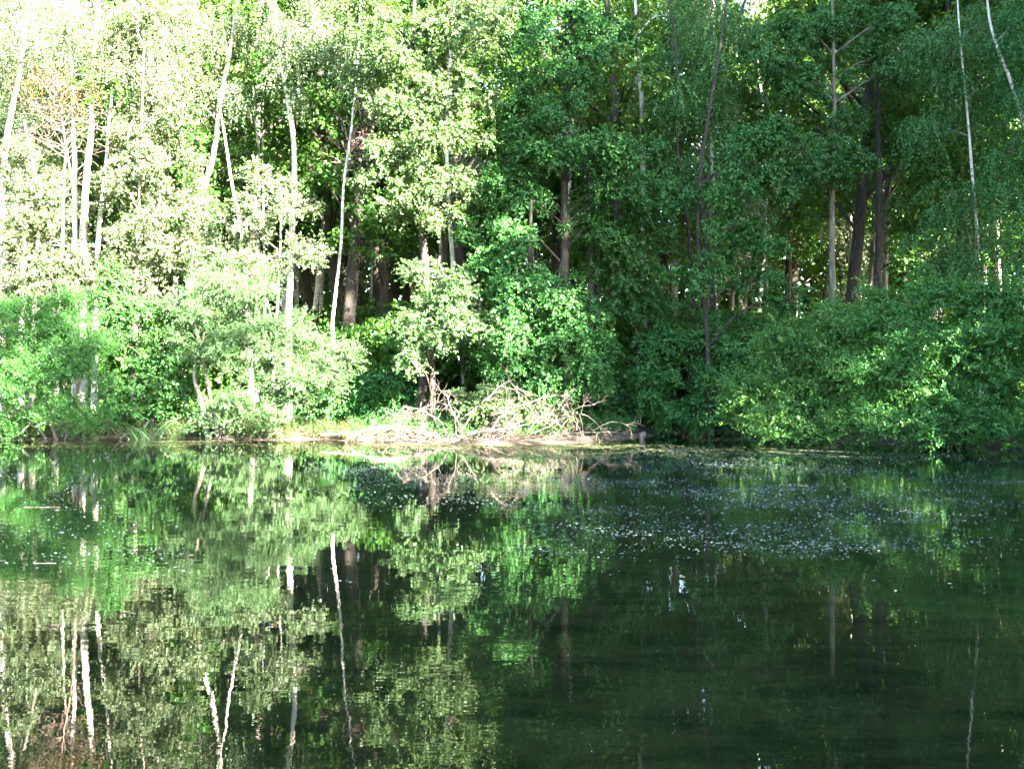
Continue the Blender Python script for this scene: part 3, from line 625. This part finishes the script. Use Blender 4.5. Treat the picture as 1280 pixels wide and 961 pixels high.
rw = np.random.default_rng(77)
pts = []
tries = 0
while len(pts) < 135 and tries < 9000:
    tries += 1
    y = rw.uniform(38.5, 84); x = rw.uniform(-.56, .56) * y
    if all((x - a) ** 2 + (y - b) ** 2 > (2.6 + .03 * (y - 38)) ** 2 for a, b in pts): pts.append((x, y))
where = {'left': 'on the sunlit left', 'middle': 'behind the centre alders', 'right': 'on the shaded right'}
for (x, y) in pts:
    sd = side(x, y)
    if sd == 'right' and y < 60 and rw.uniform() < .3: continue
    pb = {'left': .6, 'middle': .2, 'right': .15}[sd]
    if rw.uniform() < pb: key = rw.choice(['birch0', 'birch1'])
    else: key = rw.choice(['dark0', 'dark1', 'dark2'])
    o = place(key, x, y, rw.uniform(0, 6.28), rw.uniform(1.0, 1.25) + .008 * (y - 38), 'x', 'birches in the wood behind' if 'birch' in key else 'dark stemmed trees in the wood behind')
    describe(o, *(('slim pale birch', 'slim birches') if 'birch' in key else ('dark stemmed tree', 'dark trees')))
bp = []
for _ in range(3000):
    if len(bp) >= 95: break
    y = rw.uniform(36.5, 75); x = rw.uniform(-.56, .56) * y
    if all((x - a) ** 2 + (y - b) ** 2 > 5 for a, b in bp): bp.append((x, y))
for (x, y) in bp:
    sd = side(x, y)
    o = place(rw.choice(['bush0', 'bush1']), x, y, rw.uniform(0, 6.28), rw.uniform(.8, 1.7), 'x', 'undergrowth bushes in the wood behind')
    describe(o, 'low undergrowth bush', 'low bushes')
# tall trees on the right hand bank, out of the frame: they throw the shade over the right half
for i, (x, y, s, key) in enumerate([(17.5, 14.5, 1.5, 'tall0'), (22.0, 16, 1.45, 'dark2'), (20.5, 20.5, 1.45, 'dark0'), (21, 25.0, 1.4, 'dark2'), (26, 13, 1.5, 'dark2'), (25.5, 19, 1.5, 'dark0'), (25, 24, 1.5, 'dark2'),
                                    (21.5, 29, 1.3, "dark0"), (25, 30, 1.4, 'dark2'), (30, 17, 1.5, 'dark2'), (30, 24, 1.5, 'dark0'), (23, 35, 1.3, 'dark0'), (29, 35, 1.4, 'dark2'), (31, 11, 1.5, 'dark0'), (27, 8, 1.4, 'dark2'), (16.8, -3, 1.45, 'dark2'), (35, 16, 1.5, 'dark2')]):
    place(key, x, y, i * 1.7, s, 'tall tree on the right bank beside the frame whose shade falls on the pond edge', 'tall trees on the right bank beside the frame')
for i, (x, y, s, key) in enumerate([(14.5, 9, .72, 'dark0'), (15.5, 5, .72, 'dark2'), (13.8, 1, .68, 'dark0'), (18.5, 12.5, .5, 'dark2'), (13.5, -4, .7, 'dark2'), (18, 1, .8, 'dark0'), (18.5, 7, .85, 'dark0'), (17.8, 24, .7, 'dark0')]):  # unseen shorter trees, added to shade the water on the right
    place(key, x, y, i * 1.3, s, 'unseen shorter tree added at the edge of the right bank for shade', 'unseen shorter trees added on the right bank for shade')
for i, (x, y, s) in enumerate([(15.2, 16.5, 2), (16.5, 20.5, 2), (18.6, 23, 2.0), (14, 12.5, 1.8), (21.5, 27, 2.0), (13.2, 6.5, 1.7)]):  # unseen bushes, added to keep low sun off the right bank
    place('bush0', x, y, i * 1.3, s, 'unseen bush added at the edge of the right bank for shade', 'unseen bushes added on the right bank for shade')
for i, (px, D, s, k_) in enumerate([(760, 38.5, 1.5, 'bush0'), (810, 40, 1.7, 'bush1'), (850, 38.5, 1.3, 'bush0'), (700, 38, 1.5, 'bush1'), (470, 36.5, 1.3, 'bush0'), (500, 39, 1.6, 'bush1'), (940, 37.5, 1.2, 'bush0'), (430, 38, 1.4, 'bush1'), (640, 37, 1.5, 'bush0'), (590, 38.5, 1.6, 'bush1'), (985, 40, 1.3, 'bush1')]):
    x = (px - 640) / F * D
    describe(place(k_, x, D, i * 1.9, s, 'x', 'bushes under the front row of alders'), 'dark green bush', 'dark bushes')
# unseen trees added behind and left of the camera to block sky fill
for i, (x, y, s, key) in enumerate([(-24, -6, 1.3, 'dark0'), (-17, -8, 1.4, 'dark2'), (-10, -7, 1.3, 'dark0'), (-4, -9, 1.4, 'dark2'), (-30, -2, 1.4, 'dark2'), (-14, -14, 1.5, 'dark2'), (-1, -15, 1.5, 'dark0'),
                                    (-36, 6, 1.4, 'dark0'), (-38, 14, 1.4, 'dark2'), (-22, -14, 1.5, 'dark0'), (-33, 22, 1.3, 'dark2'), (-30, 30, 1.3, 'dark0')]):
    place(key, x, y, i * 2.1, s, 'unseen tall tree added on the near and left banks to block sky light', 'unseen tall trees added on the near and left banks to block sky light')
write_labels()
# the far side of the wood closes as one mass of leaves
rf = np.random.default_rng(31)
kf = dict(ll=.42, lw=.34, m=9, L=.9, droop=.2)
n = 42000
x = rf.uniform(-75, 75, n); y = 92 + rf.normal(0, 3.5, n) + np.abs(x) * .02
hh = 15 + 3.5 * np.sin(x * .31) + 2 * np.sin(x * .83 + 1)
z = gz(x, y) + rf.uniform(0, 1, n) ** 1.0 * hh
V, Q, val = sprig_leaves(rf, np.stack([x, y, z], -1), nrm(rf.normal(0, .8, (n, 3)) + UP * .2), kf)
tag(link('far_wood', mesh_from('far_wood', V, Q, M['oak_leaf'], val)), 'far side of the wood reading as one green mass between the trunks', 'wood', kind='stuff')

# ------------------------------------------------------------------ brush pile
rb = np.random.default_rng(5)
def Z(u, v, D=30.3): return P(420 + u / 3.2, 460 + v / 3.2, D)
def branch(uv, r, label, D=30.3, twigs=6, mat='dead_wood', name='dead_branch', amp=.25, tl=.55, cat='branch', group='bleached dead branches of the brush pile'):
    r *= .70; twigs = int(twigs * 1.5); D -= .25; tl *= .8
    pts = [Z(u, v, D + rb.normal(0, amp)) for u, v in uv]
    for p in pts: p[2] = max(p[2], gz1(p[0], p[1]) + r * .5, .0)
    base = pts[0].copy()
    n = max(10, len(pts) * 5); sp = spline(pts, n)
    sp += np.cumsum(rb.normal(0, .012, sp.shape), 0) * .6
    tb = Tubes(); tb.add(sp, np.linspace(r, r * .35, n), 7)
    root = thing(name, base, label, cat, group)
    link('stem', tb.mesh('stem', M[mat], base), root)
    if twigs:
        for _ in range(twigs):
            tw = Tubes()
            i = rb.integers(n // 4, n); d = sp[min(i + 1, n - 1)] - sp[max(i - 1, 0)]; d = nrm(d)
            e = nrm(d * .7 + rb.normal(0, .75, 3) + UP * .15); L = tl * rb.uniform(.4, 1.4)
            cv = rb.normal(0, .35, 3)
            q = spline([sp[i], sp[i] + e * L * .5 + cv * L * .2, sp[i] + e * L - UP * L * .15], 7)
            q[:, 2] = np.maximum(q[:, 2], .01)
            tw.add(q, np.linspace(r * .42, r * .14, 7), 5)
            for _ in range(4):
                j = rb.integers(2, 7); e2 = nrm(e + rb.normal(0, .7, 3)); l2 = L * .5
                q2 = spline([q[j], q[j] + e2 * l2 * .5 + rb.normal(0, .03, 3), q[j] + e2 * l2], 5); q2[:, 2] = np.maximum(q2[:, 2], .01)
                tw.add(q2, np.linspace(r * .2, r * .07, 5), 4)
            link('twig', tw.mesh('twig', M[mat], base), root)
    return root

branch([(480, 262), (478, 200), (464, 150), (455, 110), (442, 86), (462, 78)], .022, 'kinked upright dead branch, highest on the left half of the brush pile', twigs=3)
branch([(440, 262), (420, 215), (385, 195), (345, 170), (300, 160), (274, 156), (272, 170)], .034, 'arching dead branch with a hooked tip at the left of the brush pile', twigs=7)
branch([(345, 172), (365, 155), (400, 140), (430, 146), (456, 152)], .018, 'thin curled dead branch crossing above the arching one on the left', twigs=4)
branch([(262, 262), (280, 215), (310, 185), (345, 175)], .024, 'short forked dead branch rising at the left end of the brush pile', twigs=4)
branch([(500, 255), (560, 165), (610, 120), (640, 85), (690, 55), (722, 85), (738, 130)], .028, 'tallest arching dead branch over the middle of the brush pile', twigs=7)
branch([(520, 190), (570, 150), (620, 110), (665, 85), (720, 88), (735, 120)], .018, 'thin dead branch arching just under the tallest one', twigs=5)
branch([(620, 250), (680, 170), (750, 142), (820, 120), (890, 118), (952, 142)], .026, 'long dead branch arching right over the green bush in the brush', twigs=8)
branch([(780, 262), (860, 228), (920, 188), (980, 155), (1040, 145)], .028, 'straight dead branch pointing up to the right at the right end of the pile', twigs=4)
branch([(900, 240), (940, 192), (985, 186), (1020, 206), (1052, 238), (1062, 250)], .020, 'bowed dead branch drooping back to the mud at the right of the pile', twigs=3)
branch([(1030, 250), (1080, 226), (1130, 224), (1165, 236), (1192, 252)], .016, 'thin bowed dead twig nearest the stump on the right', twigs=2)
branch([(960, 250), (964, 210), (950, 190), (935, 172)], .018, 'short crooked dead branch at the right of the green bush', twigs=2)
branch([(170, 236), (260, 246), (330, 262), (400, 282), (482, 292)], .085, 'thick pale log lying along the front left of the brush pile', twigs=5, amp=.1)
branch([(-60, 268), (20, 264), (100, 260), (180, 238), (250, 232)], .06, 'pale fallen trunk lying low on the bank at the left of the pile', twigs=4, amp=.1)
branch([(60, 280), (120, 250), (165, 243), (210, 250)], .04, 'short forked log on the bank beside the pale grass tuft', twigs=3, amp=.1)
branch([(470, 296), (540, 268), (600, 258), (650, 250), (740, 240)], .055, 'pale sloping limb in the middle front of the brush pile', twigs=8, D=29.9, amp=.1)
branch([(560, 290), (580, 250), (640, 215), (700, 180), (760, 165)], .026, 'dead limb slanting up in front of the green bush', twigs=8, D=30)
branch([(640, 280), (720, 240), (800, 215), (880, 205)], .03, 'dead limb slanting gently right below the green bush', twigs=8, D=30)
branch([(700, 280), (690, 220), (660, 180), (600, 165)], .022, 'dead branch curving back left across the green bush', twigs=7, D=30)
branch([(760, 270), (790, 215), (840, 180), (900, 165), (930, 200)], .022, 'hooked dead branch between green bush and right end of pile', twigs=6, D=30.2)
branch([(520, 280), (500, 240), (490, 205), (500, 180), (478, 160)], .02, 'wavy dead branch left of the green bush', twigs=6, D=30)
branch([(380, 275), (350, 240), (330, 205), (300, 200)], .02, 'small twiggy dead branch above the thick pale log', twigs=6)
branch([(820, 285), (900, 262), (1000, 262), (1100, 258), (1195, 268)], .03, 'long low grey branch lying on the mud towards the stump', twigs=8, D=30.6, amp=.1, mat='dark_dead_wood', tl=.4)
for i, (u, v, w, ln) in enumerate([(700, 285, .02, 150), (740, 292, .02, 120), (790, 285, .018, 130), (650, 275, .025, 170), (830, 270, .02, 140), (300, 262, .02, 140), (200, 262, .018, 110), (560, 275, .02, 120), (900, 270, .018, 150)]):
    a = rb.uniform(-.5, .5)
    branch([(u - ln / 2, v + 8), (u, v - 15 + 20 * a), (u + ln / 2, v - 30 * a)], w, ['fifth', 'sixth', 'seventh', 'fourth', 'eighth', 'second', 'first', 'third', 'last'][i] + ' dark tangled stick from the left, low in the front of the brush pile', twigs=9, D=30.0, mat='dark_dead_wood', name='dead_stick', group='dark tangled sticks low in the brush pile', tl=.4, cat='stick')
# stump at the right end of the spit
st = Tubes(); sb = P(800, 545, 32); sb[2] = gz1(sb[0], sb[1])
st.add([sb + (0, 0, -.1), sb + (.02, 0, .1), sb + (.05, 0, .22), sb + (.06, .02, .30), sb + (.09, 0, .38), sb + (.07, 0, .42)], [.10, .075, .08, .12, .12, .07], 10)
s_ = link('stump', st.mesh('stump', M['dead_wood'], sb), None, tuple(sb)); tag(s_, 'pale knobbly little stump at the right tip of the muddy spit', 'stump')
# driftwood along the right bank and sticks afloat on the left
def stick(pp, r, label, D, mat='dead_wood', name='driftwood'):
    pts = [P(a, b, D) for a, b in pp]
    for p in pts: p[2] = max(p[2], .01) if D > 16 else r * .2
    b = pts[0].copy(); n = 8; q = spline(pts, n); q[1:-1] += rb.normal(0, r * .4, (n - 2, 3))
    t = Tubes(); t.add(q, np.linspace(r, r * .4, n), 7)
    tag(link(name, t.mesh(name, M[mat], b), None, tuple(b)), label, 'driftwood')
stick([(874, 541), (895, 540), (925, 541)], .07, 'pale driftwood log in the dark under the green bush right of the spit', 34.5)
stick([(1022, 541), (1032, 546), (1055, 548)], .045, 'grey forked stick slanting into the water under the right bushes', 30.5)
stick([(1110, 554), (1120, 555), (1132, 552)], .03, 'small pale stick floating in front of the largest right bush', 27.5)
stick([(30, 634), (44, 633), (52, 631.5), (76, 632)], .005, 'thin grey bent stick floating on the left water', 14.4, 'dark_dead_wood')
stick([(42, 705), (55, 703), (70, 702)], .006, 'short grey stick floating below the long one on the left', 9.9, 'dark_dead_wood')
stick([(28, 540), (40, 530), (70, 527)], .03, 'bowed grey branch touching the water below the far left bush', 31.5)
stick([(128, 515), (136, 530), (148, 545)], .035, 'pale leaning stick between the dark bush and the hollow', 32)
stick([(150, 548), (165, 540), (175, 536)], .03, 'pinkish stick lying on the left bank beside the iris leaves', 32.2)

# ------------------------------------------------------------------ grasses, reeds, herbs
def blades(name, label, cat, px, py, D, n, h, spread, w, mat, lean=.35, kind=None):
    rng = np.random.default_rng(int(px * 7 + py))
    c = P(px, py, D); c[2] = gz1(c[0], c[1])
    O = c + rng.normal(0, 1, (n, 3)) * np.array([spread, spread * .5, 0]); O[:, 2] = np.maximum(gz(O[:, 0], O[:, 1]), -.05)
    d = nrm(rng.normal(0, lean, (n, 3)) * np.array([1, 1, 0]) + UP); L = h * rng.uniform(.5, 1.1, (n, 1))
    s = nrm(np.cross(d, rng.normal(size=(n, 3)))) * w
    lat = d * np.array([1, 1, 0])
    rows = []
    for t, ww in ((0, .7), (.35, 1), (.7, .7), (1, .05)):
        p = O + d * L * t + lat * L * t * t * .8 - UP * L * .25 * t ** 3
        rows.append(np.stack([p - s * ww, p + s * ww], 1))
    V = np.concatenate(rows, 1)                 # n, 8, 3
    idx = np.arange(n)[:, None] * 8
    Q = np.concatenate([idx + np.array([[a, a + 1, a + 3, a + 2]]) for a in (0, 2, 4)], 0)
    o = link(name, mesh_from(name, V.reshape(-1, 3) - c, Q, M[mat], np.tile(rng.uniform(0, 1, n), 3)), None, tuple(c))
    return tag(o, label, cat, kind=kind)
blades('iris_clump', 'clump of long dark green sword leaves in the hollow of the left bank', 'plant', 182, 541, 32.3, 70, 1.0, .35, .012, 'reed_leaf')
blades('iris_clump', 'small green sword leaf clump at the foot of the silvery willow', 'plant', 222, 545, 32.2, 30, .5, .25, .01, 'reed_leaf')
blades('grass_tuft', 'pale yellow grass tuft at the left end of the brush pile', 'grass', 441, 545, 30.8, 60, .75, .12, .008, 'pale_grass', .3)
blades('grass_tuft', 'tiny yellow green grass tuft on the mud right of the pile', 'grass', 747, 541, 31, 18, .3, .06, .008, 'pale_grass', .3)

def herb_strip(name, label, x0, x1, n, mat, ll, up=.25, off=(.05, 1.2), seed=3):
    """low plants rooted along the shore between two x positions"""
    rng = np.random.default_rng(seed)
    k = dict(ll=ll, lw=ll * .45, m=9, L=.28, droop=.1)
    S = SH[3:26]
    x = rng.uniform(x0, x1, n * 3); y = np.interp(x, S[:20, 0], S[:20, 1]) + rng.uniform(off[0], off[1], n * 3)
    d = sdist(x, y); ok = (d > off[0] * .5) & (d < off[1] + 1.5) & (np.sin(x * 2.3) + np.sin(x * 5.1 + 1) + rng.normal(0, .7, n * 3) > -.4)
    x, y = x[ok][:n], y[ok][:n]
    O = np.stack([x, y, gz(x, y) + rng.uniform(0, up, len(x))], -1)
    Dr = nrm(rng.normal(0, .5, O.shape) + UP)
    V, Q, val = sprig_leaves(rng, O, Dr, k)
    tag(link(name, mesh_from(name, V, Q, M[mat], val)), label, 'plants', kind='stuff')
herb_strip('bank_herbs', 'red tinged low herbs along the sunlit left waterline', -16.5, -5, 3200, 'herb_leaf', .05, .32, (.02, 1.0), 3)
herb_strip('bank_herbs', 'low green herbs along the shaded waterline', -5, 14, 2200, 'shrub_leaf', .06, .35, (.5, 2.2), 4)
herb_strip('bank_grass', 'dry tan and green grasses hanging over the left waterline', -16.5, -4.9, 2200, 'pale_grass', .05, .12, (.0, .45), 6)
herb_strip('bank_herbs', 'green leafy herbs growing between the brush pile and the water', -16.5, -4.6, 1500, 'shrub_leaf', .05, .25, (.05, .9), 7)
# forest floor plants
rg = np.random.default_rng(9)
n = 16000; y = rg.uniform(31, 60, n); x = rg.uniform(-.56, .56, n) * y; d = sdist(x, y); ok = d > .7; x, y = x[ok], y[ok]
O = np.stack([x, y, gz(x, y) + rg.uniform(0, .35, len(x))], -1)
V, Q, val = sprig_leaves(rg, O, nrm(rg.normal(0, .6, O.shape) + UP * .8), dict(ll=.10, lw=.06, m=9, L=.35, droop=.2))
tag(link('ground_cover', mesh_from('ground_cover', V, Q, M['shrub_leaf'], val)), 'low green ground cover on the forest floor', 'ground cover', kind='stuff')

# sticks and litter on the mud
tl = Tubes(); rl = np.random.default_rng(8)
for _ in range(420):
    u = rl.uniform(120, 1190); Dd = 30 + rl.uniform(-.2, 1.6) + (u > 900) * .8
    p = P(420 + u / 3.2, 545, Dd); 
    if sdist(np.array([p[0]]), np.array([p[1]]))[0] < .05: continue
    p[2] = gz1(p[0], p[1]) + rl.uniform(.01, .22 if u < 880 else .08)
    a = rl.uniform(0, 6.28); e = np.array([math.cos(a), math.sin(a) * .6, rl.normal(0, .25)]); L = rl.uniform(.15, .7)
    q = spline([p - e * L / 2, p + rl.normal(0, .04, 3), p + e * L / 2], 5); q[:, 2] = np.maximum(q[:, 2], .012)
    tl.add(q, np.linspace(.011, .004, 5), 4)
tag(link('twig_litter', tl.mesh('twig_litter', M['dead_wood'])), 'litter of small broken twigs under the brush pile', 'twigs', kind='stuff')

# ------------------------------------------------------------------ things afloat: flecks and algae
def flecks(name, label, patches, mat, smin, smax, tilt, seed):
    rng = np.random.default_rng(seed); Cs = []
    for (px0, px1, py0, py1, n) in patches:
        k = n * 3
        py = rng.uniform(py0, py1, k); D = F * H / (py - HOR)
        # even spread over the real surface rather than over the picture
        D0, D1 = F * H / (py1 - HOR), F * H / (py0 - HOR); D = rng.uniform(D0, D1, k)
        t = (D - D0) / (D1 - D0); px = rng.uniform(px0, px1, k); x = (px - 640) / F * D
        edge = np.sin(math.pi * np.clip((px - px0) / (px1 - px0), 0, 1)) * np.sin(math.pi * t)
        f = (np.sin(x * 1.9 + np.sin(D * 1.3) * 1.5) + np.sin(D * 3.1 + np.sin(x * .9) * 2) + np.sin(x * .7 + D * 1.1)) / 3
        ok = (f + edge * 1.1 + rng.normal(0, .7, k)) > .75
        xy = np.stack([x[ok], D[ok]], -1)[:n]
        xy = xy[sdist(xy[:, 0], xy[:, 1]) < -.05]
        Cs.append(xy)
    xy = np.concatenate(Cs); n = len(xy)
    s = np.exp(rng.uniform(math.log(smin), math.log(smax), (n, 1))); a = rng.uniform(0, 6.28, n)
    nn = nrm(np.stack([rng.normal(0, tilt, n), rng.normal(0, tilt, n), np.ones(n)], -1))
    u = nrm(np.cross(nn, np.stack([np.cos(a), np.sin(a), np.zeros(n)], -1))); w = np.cross(nn, u)
    c = np.concatenate([xy, np.full((n, 1), .006)], 1) + UP * (s * tilt * .8)
    an = [0, 1.1, 2.2, 3.3, 4.4, 5.4]; rr = rng.uniform(.6, 1.1, (n, 6, 1))
    st2 = np.array([2.3, 1, 1]); ring = np.stack([c + st2 * s * (math.cos(q) * u + .75 * math.sin(q) * w) * rr[:, i] for i, q in enumerate(an)], 1)
    idx = np.arange(n)[:, None] * 6
    Q = np.concatenate([idx + np.array([[0, 1, 2, 3]]), idx + np.array([[0, 3, 4, 5]])], 0)
    v = rng.uniform(0, 1, n)
    tag(link(name, mesh_from(name, ring.reshape(-1, 3), Q, M[mat], np.tile(v, 2))), label, 'floating flecks', kind='stuff')
flecks('floating_flecks', 'pale glinting leaves and seed flecks floating in drifts on the water',
       [(640, 1290, 556, 615, 30000), (560, 1040, 588, 645, 5500), (640, 1060, 630, 700, 3600), (850, 1290, 600, 690, 11000), (0, 230, 560, 720, 3300), (380, 620, 575, 615, 4500), (0, 640, 556, 600, 3200), (430, 700, 588, 640, 3500), (200, 1280, 690, 740, 120)],
       'flake', .003, .011, .19, 1)
flecks('floating_algae', 'yellow green algae mats floating off the spit and along the far bank',
       [(430, 800, 553, 563, 3000), (560, 800, 564, 574, 1200), (800, 1100, 556, 575, 1400), (0, 330, 550, 560, 1500), (860, 1000, 546, 552, 600)],
       'algae', .012, .045, .02, 2)

# ------------------------------------------------------------------ light, sky, camera
SUN_AZ, SUN_EL = 42, 28            # degrees right of straight behind the camera, and height
az = math.radians(SUN_AZ); el = math.radians(SUN_EL)
sv = np.array([math.sin(az) * math.cos(el), -math.cos(az) * math.cos(el), math.sin(el)])
sun = bpy.data.lights.new('sun', 'SUN'); sun.energy = 5.0; sun.angle = math.radians(.53); sun.color = (1, .92, .79)
so = bpy.data.objects.new('sun', sun); COL.objects.link(so); so.location = (20, -20, 30)
from mathutils import Vector
so.rotation_euler = Vector(tuple(sv)).to_track_quat('Z', 'Y').to_euler()
w = bpy.data.worlds.new('World'); SC.world = w; w.use_nodes = True
nt = w.node_tree; nt.nodes.clear()
sk = nt.nodes.new('ShaderNodeTexSky'); sk.sky_type = 'NISHITA'; sk.sun_disc = False
sk.sun_elevation = el; sk.sun_rotation = math.atan2(sv[0], sv[1])
sk.air_density = 1.0; sk.dust_density = .6; sk.ozone_density = 1.0
bg = nt.nodes.new('ShaderNodeBackground'); bg.inputs[1].default_value = .067
wo = nt.nodes.new('ShaderNodeOutputWorld'); nt.links.new(sk.outputs[0], bg.inputs[0]); nt.links.new(bg.outputs[0], wo.inputs[0])

cam = bpy.data.cameras.new('camera'); co = bpy.data.objects.new('camera', cam); COL.objects.link(co)
co.location = (0, 0, H); co.rotation_euler = (math.radians(90), 0, 0)
cam.sensor_width = 36; cam.lens = 36 * F / 1280; cam.clip_start = .1; cam.clip_end = 2000
SC.camera = co
SC.view_settings.view_transform = 'Standard'; SC.view_settings.look = 'None'
SC.view_settings.exposure = 4.9; SC.view_settings.gamma = 1
c = SC.cycles
c.max_bounces = 7; c.diffuse_bounces = 3; c.glossy_bounces = 3; c.transmission_bounces = 4; c.transparent_max_bounces = 6
c.sample_clamp_indirect = 8; c.caustics_reflective = False; c.caustics_refractive = False
c.use_denoising = True
